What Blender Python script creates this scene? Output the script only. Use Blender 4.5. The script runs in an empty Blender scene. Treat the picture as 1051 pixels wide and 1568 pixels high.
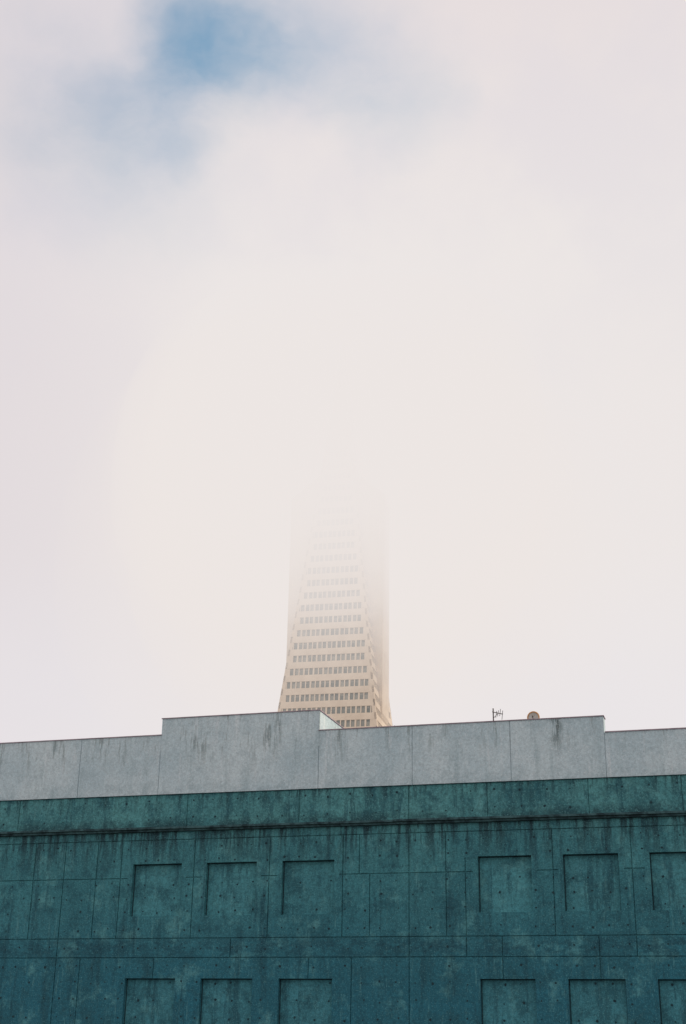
import bpy, math, random, bmesh
from mathutils import Vector, Matrix
random.seed(7)
sc=bpy.context.scene
sc.view_settings.view_transform='Standard'; sc.view_settings.look='None'; sc.view_settings.exposure=0

# ------------------------------------------------------------ node helpers
class N:
    def __init__(s,tree):
        s.t=tree; tree.nodes.clear()
    def new(s,ty,**k):
        n=s.t.nodes.new(ty)
        for a,b in k.items(): setattr(n,a,b)
        return n
    def put(s,sock,v):
        if isinstance(v,bpy.types.NodeSocket): s.t.links.new(v,sock)
        elif isinstance(v,(tuple,list)) and len(v)==3 and sock.type=='RGBA': sock.default_value=(*v,1)
        else: sock.default_value=v
    def m(s,op,a,b=0.0,c=None,clamp=False):
        n=s.new('ShaderNodeMath',operation=op,use_clamp=clamp)
        s.put(n.inputs[0],a); s.put(n.inputs[1],b)
        if c is not None: s.put(n.inputs[2],c)
        return n.outputs[0]
    def vm(s,op,a,b=None):
        n=s.new('ShaderNodeVectorMath',operation=op); s.put(n.inputs[0],a)
        if b is not None:
            if op=='SCALE': s.put(n.inputs[3],b)
            else: s.put(n.inputs[1],b)
        return n.outputs['Value'] if op in('LENGTH','DISTANCE','DOT_PRODUCT') else n.outputs[0]
    def mix(s,f,a,b,bt='MIX'):
        n=s.new('ShaderNodeMix',data_type='RGBA',blend_type=bt)
        s.put(n.inputs[0],f); s.put(n.inputs[6],a); s.put(n.inputs[7],b); return n.outputs[2]
    def rng(s,v,a,b,c=0.0,d=1.0,smooth=True):
        n=s.new('ShaderNodeMapRange',interpolation_type='SMOOTHSTEP' if smooth else 'LINEAR')
        s.put(n.inputs[0],v); n.inputs[1].default_value=a; n.inputs[2].default_value=b
        n.inputs[3].default_value=c; n.inputs[4].default_value=d; return n.outputs[0]
    def noise(s,vec,scale,detail=4,rough=.55,col=False,off=(0,0,0),scl=(1,1,1)):
        mp=s.new('ShaderNodeMapping'); s.put(mp.inputs[0],vec); mp.inputs[1].default_value=off; mp.inputs[3].default_value=scl
        n=s.new('ShaderNodeTexNoise'); s.put(n.inputs['Vector'],mp.outputs[0])
        n.inputs['Scale'].default_value=scale; n.inputs['Detail'].default_value=detail; n.inputs['Roughness'].default_value=rough
        return n.outputs['Color' if col else 'Fac']
    def sep(s,v):
        n=s.new('ShaderNodeSeparateXYZ'); s.put(n.inputs[0],v); return n.outputs
def material(name):
    mt=bpy.data.materials.new(name); mt.use_nodes=True
    return mt,N(mt.node_tree)
def finish(k,col,rough=.85,bump=None,bs=.3,metal=0.0,dist=.02,spec=.3):
    b=k.new('ShaderNodeBsdfPrincipled'); o=k.new('ShaderNodeOutputMaterial')
    k.put(b.inputs['Base Color'],col); k.put(b.inputs['Roughness'],rough); b.inputs['Metallic'].default_value=metal
    b.inputs['Specular IOR Level'].default_value=spec
    if bump is not None:
        bn=k.new('ShaderNodeBump'); bn.inputs['Strength'].default_value=bs; bn.inputs['Distance'].default_value=dist
        k.put(bn.inputs['Height'],bump); k.t.links.new(bn.outputs[0],b.inputs['Normal'])
    k.t.links.new(b.outputs[0],o.inputs['Surface'])

def objc(k): return k.new('ShaderNodeTexCoord').outputs['Object']

# ------------------------------------------------------------ materials
def teal_mat():
    mt,k=material("teal_stained_concrete"); c=objc(k); x,y,z=k.sep(c)
    big=k.noise(c,.22,3,.6); med=k.noise(c,1.3,5,.65); fine=k.noise(c,9,3,.75); spk=k.noise(c,22,2,.75)
    col=k.mix(k.rng(big,.35,.65),(.070,.255,.275),(.115,.355,.360))
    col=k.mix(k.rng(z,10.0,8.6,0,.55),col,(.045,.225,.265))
    col=k.mix(k.rng(z,8.4,3.6,0,.88),col,(.016,.140,.200))                # darker, bluer green towards the bottom of the wall
    col=k.mix(k.rng(y,.13,.17,0,.50),col,(.100,.36,.40))                  # blocked-up bays are a lighter teal
    cell=k.new('ShaderNodeCombineXYZ')
    k.put(cell.inputs[0],k.m('FLOOR',k.m('DIVIDE',k.m('SUBTRACT',x,2.7),1.48))); k.put(cell.inputs[1],k.m('FLOOR',k.m('DIVIDE',k.m('SUBTRACT',z,5.54),2.18)))
    wn=k.new('ShaderNodeTexWhiteNoise',noise_dimensions='2D'); k.put(wn.inputs['Vector'],cell.outputs[0])
    col=k.mix(k.m('MULTIPLY',wn.outputs['Value'],.42),col,(.020,.110,.14))
    col=k.mix(k.rng(med,.47,.66,0,.68),col,(.018,.100,.13))
    col=k.mix(k.rng(k.noise(c,.9,5,.7,off=(11,3,5)),.52,.70,0,.5),col,(.15,.42,.43))
    st=k.noise(c,2.0,5,.72,scl=(1,1,.13)); st2=k.noise(c,5.5,4,.75,scl=(1,1,.11),off=(4,0,0))
    col=k.mix(k.rng(st,.52,.66,0,.70),col,(.014,.078,.105))
    col=k.mix(k.rng(st2,.56,.72,0,.42),col,(.16,.41,.42))
    n1=k.noise(c,3.2,4,.75,scl=(1,1,.12),off=(9,0,0))
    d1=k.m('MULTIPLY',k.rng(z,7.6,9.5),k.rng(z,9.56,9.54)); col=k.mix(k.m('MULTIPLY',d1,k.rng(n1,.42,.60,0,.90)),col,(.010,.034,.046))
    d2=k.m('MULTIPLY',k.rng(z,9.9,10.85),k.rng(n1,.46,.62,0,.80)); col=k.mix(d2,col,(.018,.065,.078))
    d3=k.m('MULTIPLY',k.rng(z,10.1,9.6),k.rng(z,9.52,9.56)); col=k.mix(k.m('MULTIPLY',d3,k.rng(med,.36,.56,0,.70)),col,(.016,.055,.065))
    d4=k.m('MULTIPLY',k.rng(k.m('ABSOLUTE',k.m('SUBTRACT',z,5.2)),.5,.1),k.rng(k.noise(c,1.7,4,.7,off=(5,5,1),scl=(1,1,2)),.42,.58,0,.6)); col=k.mix(d4,col,(.012,.07,.10))
    col=k.mix(k.rng(fine,.3,.7,0,1),k.mix(.38,col,(0,0,0)),col)
    col=k.mix(k.rng(spk,.56,.70,0,.42),col,(.18,.45,.46))
    col=k.mix(k.rng(spk,.44,.32,0,.48),col,(.010,.05,.065))
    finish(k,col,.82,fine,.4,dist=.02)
    return mt
def parapet_mat():
    mt,k=material("pale_painted_render"); c=objc(k); x,y,z=k.sep(c)
    big=k.noise(c,.35,3,.6); med=k.noise(c,2,5,.65); fine=k.noise(c,10,3,.75); spk=k.noise(c,24,2,.75)
    col=k.mix(k.rng(big,.35,.65),(.46,.585,.63),(.57,.68,.71))
    col=k.mix(k.rng(med,.48,.70,0,.5),col,(.38,.49,.53))
    st=k.noise(c,2.2,4,.7,scl=(1,1,.1),off=(2,0,0))
    col=k.mix(k.rng(st,.52,.72,0,.5),col,(.31,.42,.45))
    st2=k.noise(c,5.2,4,.7,scl=(1,1,.08),off=(6,0,0)); col=k.mix(k.rng(st2,.56,.72,0,.45),col,(.70,.76,.78))
    n1=k.noise(c,3.0,4,.8,scl=(1,1,.10),off=(7.3,0,0))
    col=k.mix(k.m('MULTIPLY',k.rng(z,11.4,13.1),k.rng(n1,.54,.66,0,.75)),col,(.20,.25,.25))
    w=k.m('ADD',x,k.m('MULTIPLY',k.m('SUBTRACT',med,.5),.5))
    band=k.m('MULTIPLY',k.rng(k.m('ABSOLUTE',k.m('SUBTRACT',w,8.2)),.28,.04),k.rng(z,11.5,12.75))
    col=k.mix(k.m('MULTIPLY',band,k.rng(k.noise(c,9,3,.8,scl=(1,1,.15)),.34,.54,0,.9)),col,(.10,.14,.14))
    col=k.mix(k.m('MULTIPLY',k.rng(z,11.45,10.85),k.rng(med,.35,.65,0,.45)),col,(.32,.43,.46))
    col=k.mix(k.rng(fine,.3,.7,0,1),k.mix(.2,col,(0,0,0)),col)
    col=k.mix(k.rng(spk,.56,.70,0,.38),col,(.8,.8,.8))
    col=k.mix(k.rng(spk,.44,.32,0,.40),col,(.20,.27,.30))
    finish(k,col,.85,fine,.25,dist=.015)
    return mt
def simple(name,a,b,scale=6,rough=.8,metal=0.0,bs=.2):
    mt,k=material(name); c=objc(k); f=k.noise(c,scale,4,.65)
    finish(k,k.mix(k.rng(f,.35,.65),a,b),rough,f,bs,metal); return mt
TEAL=teal_mat(); PARA=parapet_mat()
LEDGE=simple("soot_dark_ledge",(.010,.030,.036),(.05,.12,.13),3)
GROOVE=simple("near_black_teal",(.006,.025,.035),(.014,.05,.06),5)  # one dark colour for bay edges, tie holes and parapet underside
COPING=simple("mauve_metal_coping",(.24,.18,.22),(.38,.30,.34),3,.6)
ROOF=simple("gravel_roofing",(.16,.16,.17),(.24,.23,.23),30)
TOWERM=simple("quartz_precast",(.66,.53,.40),(.74,.61,.47),.25,.8,0,.05)
CAPM=simple("aluminium_louvre",(.60,.53,.47),(.66,.60,.54),.6,.5,0,.05)
STEEL=simple("weathered_steel",(.05,.045,.045),(.11,.09,.08),20,.6)
TAN=simple("rusty_orange_rim",(.42,.22,.09),(.55,.30,.14),15,.7)
DISHM=simple("dish_grey_paint",(.42,.42,.40),(.52,.50,.47),10,.6)
ASPH=simple("asphalt",(.04,.04,.042),(.065,.063,.06),12,.9)
CONC=simple("pavement_concrete",(.28,.27,.25),(.36,.35,.33),5,.9)
GROUND=simple("ground_dirt",(.16,.15,.13),(.23,.21,.18),.3,.95)
PAINT=simple("road_paint",(.7,.7,.68),(.8,.8,.78),8,.7)
def glass_mat():
    mt,k=material("window_glass"); c=objc(k); x,y,z=k.sep(c)
    cell=k.new('ShaderNodeCombineXYZ')
    k.put(cell.inputs[0],k.m('FLOOR',k.m('DIVIDE',k.m('ADD',x,y),1.3))); k.put(cell.inputs[1],k.m('FLOOR',k.m('DIVIDE',z,3.8)))
    wn=k.new('ShaderNodeTexWhiteNoise',noise_dimensions='2D'); k.put(wn.inputs['Vector'],cell.outputs[0])
    col=k.mix(wn.outputs['Value'],(.06,.09,.08),(.30,.30,.25))
    finish(k,col,.25,spec=.5); return mt
GLASS=glass_mat()

# ------------------------------------------------------------ mesh helpers
def link(o,parent=None):
    sc.collection.objects.link(o)
    if parent: o.parent=parent
    return o
def mesh(name,verts,faces,mat,parent=None):
    me=bpy.data.meshes.new(name); me.from_pydata(verts,[],faces); me.materials.append(mat); me.update()
    bm=bmesh.new(); bm.from_mesh(me); bmesh.ops.recalc_face_normals(bm,faces=bm.faces); bm.to_mesh(me); bm.free()
    return link(bpy.data.objects.new(name,me),parent)
def empty(name,loc=(0,0,0),rz=0):
    e=bpy.data.objects.new(name,None); e.location=loc; e.rotation_euler=(0,0,rz); return link(e)
BF=[(0,1,2,3),(7,6,5,4),(0,4,5,1),(1,5,6,2),(2,6,7,3),(3,7,4,0)]
class Acc:
    def __init__(s): s.v=[]; s.f=[]
    def hexa(s,p):
        b=len(s.v); s.v+=[tuple(q) for q in p]; s.f+=[tuple(b+i for i in f) for f in BF]
    def box(s,x0,x1,y0,y1,z0,z1):
        s.hexa([(x0,y0,z0),(x1,y0,z0),(x1,y1,z0),(x0,y1,z0),(x0,y0,z1),(x1,y0,z1),(x1,y1,z1),(x0,y1,z1)])
    def tube(s,a,b,r,n=8,r2=None):
        a=Vector(a);b=Vector(b); d=(b-a).normalized(); r2=r if r2 is None else r2
        u=d.orthogonal().normalized(); w=d.cross(u); k=len(s.v)
        for c,rr in((a,r),(b,r2)):
            for i in range(n):
                g=2*math.pi*i/n; s.v.append(tuple(c+(u*math.cos(g)+w*math.sin(g))*rr))
        for i in range(n):
            j=(i+1)%n; s.f.append((k+i,k+j,k+n+j,k+n+i))
        s.f.append(tuple(k+i for i in range(n))[::-1]); s.f.append(tuple(k+n+i for i in range(n)))
    def make(s,name,mat,parent): return mesh(name,s.v,s.f,mat,parent)

# ------------------------------------------------------------ concrete building
# local frame: x along the facade, y into the building, z up
TH=math.radians(17)
bld=empty("concrete_building",(0,50,0),-TH)
U0,U1,DEP=-34.0,32.0,22.0
RD=.18
rec=[]  # (x0,x1,z0,z1,depth)
panels=[-8.1,-5.1,-2.1,5.2,8.2,11.15,-17.0,-20.0,-23.0,14.2,20.0,23.0]
def pw(p): return 2.0 if p<5 else 1.9
for p in panels:
    rec.append((p,p+pw(p),6.33,8.24,RD)); rec.append((p,p+pw(p),2.23,4.14,RD))
def groove(a,b,c,d): rec.append((a,b,c,d,.04))
g=.034
for z in (5.54,4.86,1.4,9.12,7.72):
    if z==7.72:
        cur=U0
        for a,b in sorted((p,p+pw(p)) for p in panels):
            groove(cur,a-.18,z-g/2,z+g/2); cur=b+.18
        groove(cur,U1,z-g/2,z+g/2)
    else: groove(U0,U1,z-g/2,z+g/2)
for x in (2.7,-11.0,-15.2,13.6,17.5): groove(x-g/2,x+g/2,0,9.2)
for x,a,b in ((-9.62,5.54,9.12),(-12.3,5.54,9.12),(-5.6,5.54,9.12),(-2.6,5.54,9.12),(.85,7.72,9.12),(1.25,5.54,7.72),(4.05,5.54,9.12),
              (7.85,5.54,9.12),(10.55,4.86,9.12),(4.75,4.86,8.2),(.23,5.54,9.12),(-8.6,5.54,9.12),(-4.0,4.86,5.54),(.6,2,4.86),(-1,4.14,4.86),(6,4.14,5.54),
              (9.3,4.14,5.54),(-7,4.14,4.86),(-10,2,4.86)):
    groove(x-g/2,x+g/2,a,b)
def relief(name,x0,x1,z0,z1,recs,mat,parent,yoff=0.0):
    xs=sorted({x0,x1}|{round(v,4) for r in recs for v in r[:2] if x0<v<x1}); zs=sorted({z0,z1}|{round(v,4) for r in recs for v in r[2:4] if z0<v<z1})
    D=[[0]*(len(zs)-1) for _ in range(len(xs)-1)]
    for i in range(len(xs)-1):
        for j in range(len(zs)-1):
            cx=(xs[i]+xs[i+1])/2; cz=(zs[j]+zs[j+1])/2
            D[i][j]=max([r[4] for r in recs if r[0]<cx<r[1] and r[2]<cz<r[3]],default=0)
    v=[];f=[]
    def q(*p):
        b=len(v); v.extend(p); f.append((b,b+1,b+2,b+3))
    for i in range(len(xs)-1):
        for j in range(len(zs)-1):
            d=D[i][j]+yoff; a,b,c,e=xs[i],xs[i+1],zs[j],zs[j+1]
            q((a,d,c),(b,d,c),(b,d,e),(a,d,e))
            if i+1<len(D) and D[i+1][j]!=D[i][j]:
                d2=D[i+1][j]+yoff
                q((b,d,c),(b,d2,c),(b,d2,e),(b,d,e)) if d2>d else q((b,d,e),(b,d2,e),(b,d2,c),(b,d,c))
            if j+1<len(zs)-1 and D[i][j+1]!=D[i][j]:
                d2=D[i][j+1]+yoff
                q((a,d,e),(b,d,e),(b,d2,e),(a,d2,e)) if d2>d else q((a,d2,e),(b,d2,e),(b,d,e),(a,d,e))
    me=bpy.data.meshes.new(name); me.from_pydata(v,[],f); me.materials.append(mat); me.update()
    return link(bpy.data.objects.new(name,me),parent)
relief("facade_wall",U0,U1,0,9.42,rec,TEAL,bld)
# thin dark strips along the top and sides of each blocked bay
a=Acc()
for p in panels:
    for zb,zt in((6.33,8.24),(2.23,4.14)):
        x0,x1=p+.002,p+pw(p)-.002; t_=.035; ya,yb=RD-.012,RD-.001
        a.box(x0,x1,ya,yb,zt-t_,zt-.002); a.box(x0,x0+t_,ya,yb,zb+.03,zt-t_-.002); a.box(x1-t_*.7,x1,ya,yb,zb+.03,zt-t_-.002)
a.make("bay_edge_strips",GROOVE,bld)
fr=[(x-g/2,x+g/2,9.5,10.9,.03) for x in (-13.2,-6.0,-1.5,2.7,5.6,9.2,12.4,-20,18)]
relief("frieze_band",U0,U1,9.60,10.84,fr,TEAL,bld,-.02)
pj=.024
def pjs(l,a,b): return [(x-pj/2,x+pj/2,a-.1,b+.1,.03) for x in l]
relief("parapet_wall",U0,U1,10.84,12.43,pjs((-20,-14.5,-10.7,-7.26,-.77,2.85,6.5,9.88,15,21),10.84,12.43),PARA,bld,-.07)
a=Acc(); a.box(U0,U1,.3,DEP,0,12.40); a.make("building_core",TEAL,bld)
a=Acc(); a.box(U0,U1,-.07,.28,10.825,10.838); a.make("parapet_underside",GROOVE,bld)
a=Acc(); x=U0
while x<U1:
    w=min(random.uniform(2.2,3.6),U1-x); dz=random.uniform(-.008,.008)
    a.box(x,x+w-.012,-.22,.28,9.51+dz,9.585+dz); a.box(x,x+w-.006,-.13,.279,9.43,9.507+dz-.004); x+=w
a.make("cornice_ledge",LEDGE,bld)
cop=Acc()
def block(nm,x0,x1,z1,dep):
    z0=12.43
    js=pjs([x for x in (-10.7,2.85,6.5) if x0<x<x1],z0,z1)
    relief(nm+"_face",x0,x1,z0,z1,js,PARA,bld,-.07)
    b=Acc(); b.box(x0,x1,-.035,dep,z0-.02,z1-.004); b.make(nm,PARA,bld)
    cop.box(x0-.03,x1+.03,-.10,dep+.03,z1,z1+.03)
block("parapet_left",U0,-7.27,13.15,.45)
block("parapet_raised",-7.262,-.77,13.80,7.0)
block("parapet_right",-.762,9.87,13.02,.45)
cop.box(9.90,U1,-.10,.35,12.432,12.465)
cop.make("coping",COPING,bld)
a=Acc(); a.box(U0+.1,U1-.1,.46,DEP-.1,12.402,12.425); a.make("roof_surface",ROOF,bld)
a=Acc(); a.box(9.9,U1,-.068,.30,12.402,12.43); a.make("parapet_cap",PARA,bld)
a=Acc()
def disc(x,z,y,r):
    k=len(a.v); n=7; ph=random.random()
    for i in range(n):
        q=2*math.pi*i/n+ph; rr=r*random.uniform(.75,1.2); a.v.append((x+rr*math.cos(q),y,z+rr*math.sin(q)))
    a.f.append(tuple(range(k,k+n)))
def inpanel(x,z,mg=0):
    for p in panels:
        if p-mg<x<p+pw(p)+mg and (6.33-mg<z<8.24+mg or 2.23-mg<z<4.14+mg): return True
    return False
for zz in (8.85,8.35,7.5,7.0,6.5,5.85,5.2,4.55,4.0,3.4,2.8,2.2,1.2,.6,10.55,9.9):
    x=U0+.3
    while x<U1-.2:
        xx=x+random.uniform(-.07,.07); z2=zz+random.uniform(-.06,.06)
        if random.random()<.74:
            if inpanel(xx,z2,-.12): disc(xx,z2,RD-.004,random.uniform(.026,.050))
            elif not inpanel(xx,z2,.08): disc(xx,z2,(-.024 if zz>9.4 else -.004),random.uniform(.024,.050))
        x+=.62 if zz<9.4 else .9
a.make("tie_holes",GROOVE,bld)

def roof_pt(u,back,z):
    return bld.matrix_basis@Vector((u,back,z))
bpy.context.view_layer.update()
an=empty("roof_antenna",roof_pt(5.53,2.0,12.425),-TH)
a=Acc(); a.tube((0,0,0),(0,0,1.60),.024); a.tube((-.14,0,.012),(.14,0,.012),.02); a.tube((0,-.14,.012),(0,.14,.012),.02); a.make("mast",STEEL,an)
a=Acc(); a.tube((-.04,0,1.47),(.36,.05,1.37),.016); a.tube((0,0,1.22),(.18,.02,1.40),.01)
for xx,up,dn in ((.10,.06,.20),(.17,.10,.13),(.25,.17,.10),(.33,.13,.22)):
    zc=1.47-.25*(xx+.04); a.tube((xx-.01,.01+xx*.1,zc-dn),(xx+.03,.01+xx*.1,zc+up),.012,6)
a.make("elements",STEEL,an)
ds=empty("satellite_dish",roof_pt(7.06,2.0,12.425),-TH)
a=Acc(); a.tube((0,.12,0),(0,.12,1.1),.03); a.tube((0,.12,1.1),(0,.04,1.12),.03); a.make("mount",STEEL,ds)
def dish(nm,r,dep,yy,mat):
    v=[(0,yy+dep,1.17)];f=[];n=28;R=5
    for j in range(1,R+1):
        for i in range(n):
            q=2*math.pi*i/n; rr=r*j/R; v.append((rr*math.cos(q),yy+dep*(1-(j/R)**2),1.17+rr*math.sin(q)))
    for i in range(n): f.append((0,1+i,1+(i+1)%n))
    for j in range(R-1):
        for i in range(n): f.append((1+j*n+i,1+(j+1)*n+i,1+(j+1)*n+(i+1)%n,1+j*n+(i+1)%n))
    mesh(nm,v,f,mat,ds)
dish("bowl",.20,.06,0,DISHM)
bpy.ops.mesh.primitive_torus_add(major_radius=.215,minor_radius=.026,major_segments=36,minor_segments=8,location=(0,0,1.17),rotation=(math.pi/2,0,0))
o=bpy.context.object; o.name="rim"; o.data.materials.append(TAN); o.parent=ds
a=Acc(); a.tube((0,0,.97),(0,-.18,1.15),.008); a.tube((0,-.16,1.13),(0,-.2,1.19),.022); a.make("feed_arm",STEEL,ds)
vp=empty("roof_vent_pipe",roof_pt(1.85,1.2,12.425),-TH)
a=Acc(); a.tube((0,0,0),(0,0,.86),.03); a.tube((0,0,.84),(0,0,.94),.05,10,.02); a.tube((0,0,0),(0,0,.06),.08,10,.04); a.make("pipe",STEEL,vp)

# ------------------------------------------------------------ pyramid skyscraper
TA=math.radians(12.5)
tw=empty("pyramid_skyscraper",(-.7,367,0),-TA)
S=.115; W0=12.95+92*S
def w(z): return W0-S*z
dirs=[((0,-1),(1,0)),((1,0),(0,1)),((0,1),(-1,0)),((-1,0),(0,-1))]
def fp(fi,tt,z,e):
    (nx,ny),(tx,ty)=dirs[fi]; r=w(z)+e; return (nx*r+tx*tt,ny*r+ty*tt,z)
core=Acc(); ztop=168
b0=w(0)-.45; b1=w(ztop)-.45
core.hexa([(-b0,-b0,0),(b0,-b0,0),(b0,b0,0),(-b0,b0,0),(-b1,-b1,ztop),(b1,-b1,ztop),(b1,b1,ztop),(-b1,b1,ztop)])
core.make("glazing_core",GLASS,tw)
sh=Acc()
def fbox(fi,t0,t1,z0,t2,t3,z1,e0,e1):
    sh.hexa([fp(fi,t0,z0,e1),fp(fi,t1,z0,e1),fp(fi,t1,z0,e0),fp(fi,t0,z0,e0),fp(fi,t2,z1,e1),fp(fi,t3,z1,e1),fp(fi,t3,z1,e0),fp(fi,t2,z1,e0)])
FH=3.8; z=12.0; PIT=1.36
while z+FH<ztop:
    za=z; zb=z+1.85; zc=z+FH
    for fi in range(4):
        wa,wb=w(za),w(zb)
        fbox(fi,-wa,wa,za,-wb,wb,zb,-.5,0)
        wc=w(zc); cp=.95
        fbox(fi,-wb,-wb+cp,zb,-wc,-wc+cp,zc,-.5,-.02); fbox(fi,wb-cp,wb,zb,wc-cp,wc,zc,-.5,-.02)
        lim=wc-cp; n_=int(2*lim/PIT)
        for i in range(n_+1):
            tt=-n_*PIT/2+i*PIT; mw=.46 if i%2 else .28
            fbox(fi,tt-mw/2,tt+mw/2,zb,tt-mw/2,tt+mw/2,zc,-.5,-.06)
        t_e=n_*PIT/2
        if lim-t_e>.25:
            fbox(fi,-wb+cp,-t_e-.1,zb,-wc+cp,-t_e-.1,zc,-.5,-.04); fbox(fi,t_e+.1,wb-cp,zb,t_e+.1,wc-cp,zc,-.5,-.04)
    z+=FH
sh.make("precast_shell",TOWERM,tw)
lg=Acc()
for fi in range(4):
    for i in range(-5,6):
        c=i*4.2; (nx,ny),(tx,ty)=dirs[fi]; r=w(0)
        for s_ in(-1,1):
            lo=Vector((nx*(r+.2)+tx*c,ny*(r+.2)+ty*c,0)); hi=Vector((nx*(w(12)+.1)+tx*(c*.92+s_*1.9),ny*(w(12)+.1)+ty*(c*.92+s_*1.9),12.2))
            lg.tube(lo,hi,.55,6)
lg.make("base_truss_legs",TOWERM,tw)
cap=Acc(); zt=z
while w(zt)>1.0:
    z2=zt+2.2; r0=w(zt); r1=max(w(z2),.3)
    cap.hexa([(-r0,-r0,zt),(r0,-r0,zt),(r0,r0,zt),(-r0,r0,zt),(-r1,-r1,z2-.25),(r1,-r1,z2-.25),(r1,r1,z2-.25),(-r1,r1,z2-.25)]); zt=z2-.26
cap.tube((0,0,zt-.3),(0,0,zt+9),.5,8,.1)
cap.make("spire_cap",CAPM,tw)
wg=Acc(); XW=13.75; WB=5.0
for s_ in (-1,1):
    zz=66.0; zt=153.0
    lo=[( s_*4,-WB,zz),(s_*XW,-WB,zz+22),(s_*XW,WB,zz+22),(s_*4,WB,zz)]
    hi=[( s_*4,-WB,zt+8),(s_*(XW-.02),-WB,zt),(s_*(XW-.02),WB,zt),(s_*4,WB,zt+8)]
    wg.hexa(lo+hi)
wg.make("side_wings",TOWERM,tw)

# ------------------------------------------------------------ ground, street
def sheet(name,x0,x1,y0,y1,z,mat,lx=0,ly=0,rz=0):
    o=mesh(name,[(x0,y0,0),(x1,y0,0),(x1,y1,0),(x0,y1,0)],[(0,1,2,3)],mat)
    o.location=(lx,ly,z); o.rotation_euler=(0,0,rz); return o
sheet("ground",-6000,6000,-6000,6000,0,GROUND)
sheet("road",-300,300,-34,-4.2,.004,ASPH,0,50,-TH)
a=Acc()
for i in range(-40,41): a.v+= [(i*6,-19.1,0),(i*6+2.6,-19.1,0),(i*6+2.6,-18.95,0),(i*6,-18.95,0)]; a.f.append(tuple(len(a.v)-4+j for j in range(4)))
o=a.make("road_marking",PAINT,None); o.location=(0,50,.008); o.rotation_euler=(0,0,-TH)
for nm,y0,y1 in(("pavement",-4.2,-.05),("pavement.001",-56,-34)):
    a=Acc(); a.box(-300,300,y0,y1,.0,.13); o=a.make(nm,CONC,None); o.location=(0,50,0); o.rotation_euler=(0,0,-TH)

# ------------------------------------------------------------ fog bank round the tower: nested volume puffs, made to glow instead of scattering light
FOG=(.838,.793,.780)
fogp=empty("fog_bank",(-.7,367,0))
random.seed(3)
def puff(i,zb,sig,tint,R,top):
    mt=bpy.data.materials.new("fog_volume_%d"%i); mt.use_nodes=True; k=N(mt.node_tree)
    ab=k.new('ShaderNodeVolumeAbsorption'); ab.inputs[0].default_value=(0,0,0,1); ab.inputs[1].default_value=sig
    em=k.new('ShaderNodeEmission'); em.inputs[0].default_value=(*tint,1); em.inputs[1].default_value=sig
    ad=k.new('ShaderNodeAddShader'); ou=k.new('ShaderNodeOutputMaterial')
    k.t.links.new(ab.outputs[0],ad.inputs[0]); k.t.links.new(em.outputs[0],ad.inputs[1]); k.t.links.new(ad.outputs[0],ou.inputs['Volume'])
    H=(top-zb)/2; cz=zb+H
    ox,oy=random.uniform(-4,4),random.uniform(-4,4); ph=[random.uniform(0,6.3) for _ in range(4)]
    v=[];f=[];NU,NV=48,24
    v.append((ox,oy,cz-H))
    for j in range(1,NV):
        la=-math.pi/2+math.pi*j/NV; s=math.sin(la)
        zc=math.copysign(abs(s)**.8,s); rr=math.cos(la)**1.15
        for q in range(NU):
            lo=2*math.pi*q/NU
            wob=1+.08*math.sin(3*lo+ph[0])+.05*math.sin(5*lo+ph[1])*math.cos(la*2)
            dz=1.6*math.sin(rr*R*wob*math.cos(lo)/13+ph[2])+1.2*math.sin(rr*R*math.sin(lo)/9+ph[3])
            v.append((ox+R*wob*rr*math.cos(lo),oy+R*wob*rr*math.sin(lo),cz+H*zc+dz))
    v.append((ox,oy,cz+H)); L=len(v)-1
    for q in range(NU):
        q2=(q+1)%NU
        f.append((0,1+q2,1+q)); f.append((L,1+(NV-2)*NU+q,1+(NV-2)*NU+q2))
        for j in range(NV-2): f.append((1+j*NU+q,1+j*NU+q2,1+(j+1)*NU+q2,1+(j+1)*NU+q))
    mesh("fog_puff_%d"%i,v,f,mt,fogp)
for i,(zb,sg,R,top) in enumerate(((56,.0038,76,206),(80,.0052,68,214),(92,.0100,60,210),(103,.0145,66,222),(114,.0170,54,216),(125,.0180,60,226),(138,.0230,50,224))):
    wq=max(0,1-i/5); puff(i,zb,sg,tuple(FOG[j]+(.012,-.004,-.024)[j]*wq for j in range(3)),R,top)

# ------------------------------------------------------------ world sky
AZ=math.atan2(1,.42); EL=math.radians(36)
wd=bpy.data.worlds.new("World"); sc.world=wd; wd.use_nodes=True; k=N(wd.node_tree)
d=k.new('ShaderNodeTexCoord').outputs['Generated']; dx,dy,dz=k.sep(d)
sky=k.new('ShaderNodeTexSky',sky_type='NISHITA'); sky.sun_disc=False; sky.sun_elevation=EL; sky.sun_rotation=AZ
sky.ozone_density=2.0
blue=k.mix(1.0,k.vm('SCALE',sky.outputs[0],.12),(.42,1.26,1.26),'MULTIPLY')
n_c=k.noise(d,4,4,.55,col=True); warp=k.vm('SCALE',k.vm('SUBTRACT',n_c,(.5,.5,.5)),.12)
n_f=k.noise(d,13,4,.6,col=True); warp2=k.vm('SCALE',k.vm('SUBTRACT',n_f,(.5,.5,.5)),.05)
dw=k.vm('ADD',k.vm('ADD',d,warp),warp2)
def blob(c0,r1,amt): return k.rng(k.vm('DISTANCE',dw,c0),r1,0,0,amt)
m_=None
for b in (blob((-.088,.750,.652),.075,1.0),blob((-.070,.735,.672),.08,.45),blob((-.130,.778,.610),.07,.42),blob((-.150,.79,.585),.12,.20),blob((.020,.772,.636),.075,.30),blob((-.03,.745,.665),.10,.24),blob((-.20,.76,.62),.14,.20)):
    m_=b if m_ is None else k.m('ADD',m_,b)
wisp=k.noise(dw,10,5,.6,scl=(1,1,1.6))
m_=k.m('MULTIPLY',m_,k.rng(wisp,.32,.66,.55,1.12,False))
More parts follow.
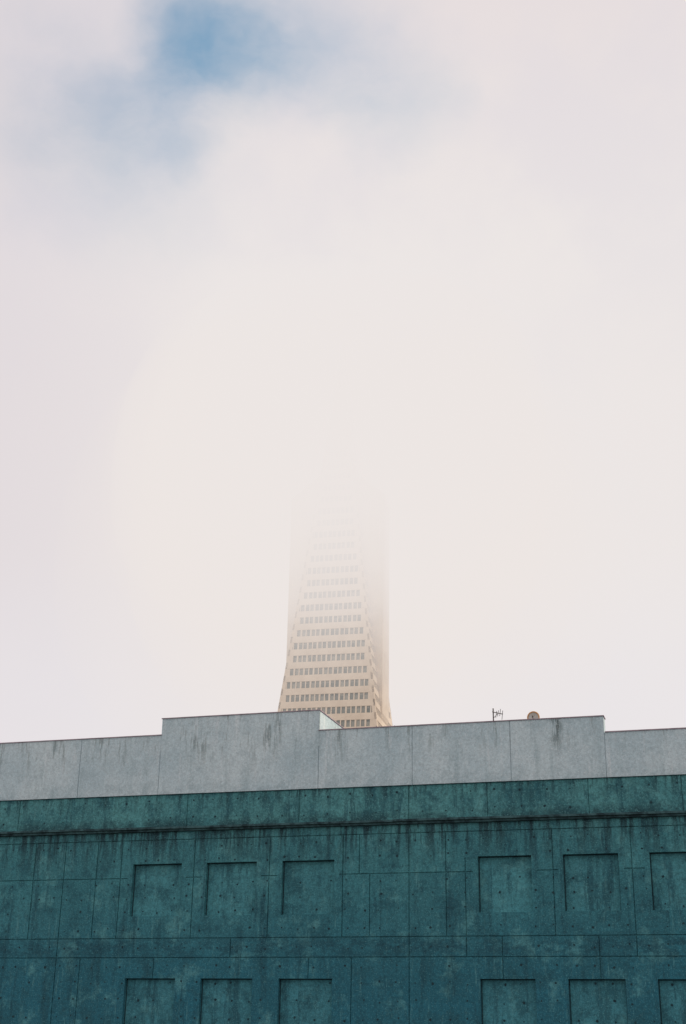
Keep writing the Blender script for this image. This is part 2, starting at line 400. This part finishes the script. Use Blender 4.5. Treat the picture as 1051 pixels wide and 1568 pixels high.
m_=k.m('SUBTRACT',1.0,k.m('EXPONENT',k.m('MULTIPLY',m_,-1.05)))
n1=k.noise(d,2.6,4,.55); n2=k.noise(d,7,5,.55,off=(3,1,2))
warm=FOG; mauve=(.765,.712,.728); pink=(.775,.700,.710); cool=(.82,.795,.825)
left=k.rng(k.m('ADD',dx,k.m('MULTIPLY',k.m('SUBTRACT',n1,.5),.14)),-.04,-.27)
cc=k.mix(left,warm,mauve)
cc=k.mix(k.m('MULTIPLY',k.rng(dz,.53,.74),.85),cc,pink)
cc=k.mix(k.m('MULTIPLY',k.rng(dz,.36,.22),.5),cc,cool)
cc=k.mix(k.m('MULTIPLY',k.rng(n2,.42,.66,0,.32),k.rng(dz,.45,.60,.25,1)),cc,(.71,.675,.735))
cc=k.vm('SCALE',cc,k.rng(dz,.74,.95,1.0,1.25))  # overhead sky, out of frame, brightened to light the shaded wall
cc=k.vm('SCALE',cc,k.rng(dy,.3,-.4,1.0,1.15))  # sky behind the camera brightened too, as added fill on the wall
col=k.mix(m_,cc,blue)
col=k.mix(k.rng(dz,-.02,-.10),col,(.2,.2,.2))
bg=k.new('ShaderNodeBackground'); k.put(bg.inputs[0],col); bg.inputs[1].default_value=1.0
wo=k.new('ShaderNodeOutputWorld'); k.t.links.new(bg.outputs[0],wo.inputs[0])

# ------------------------------------------------------------ sun
sl=bpy.data.lights.new("sun","SUN"); sl.energy=3.4; sl.angle=math.radians(.6); sl.color=(1,.86,.68)
so=link(bpy.data.objects.new("sun",sl)); sd=Vector((math.sin(AZ)*math.cos(EL),math.cos(AZ)*math.cos(EL),math.sin(EL)))
so.rotation_euler=sd.to_track_quat('Z','Y').to_euler(); so.location=(60,20,80)

# ------------------------------------------------------------ camera
cd=bpy.data.cameras.new("camera"); cam=link(bpy.data.objects.new("camera",cd)); sc.camera=cam
cd.sensor_fit='VERTICAL'; cd.sensor_height=36; cd.lens=2050/1567*36; cd.clip_end=20000; cd.clip_start=.1
R=Matrix.Rotation(math.radians(112),4,'X')@Matrix.Rotation(math.radians(1.0),4,'Z')
cam.matrix_world=Matrix.Translation((0,0,1.7))@R
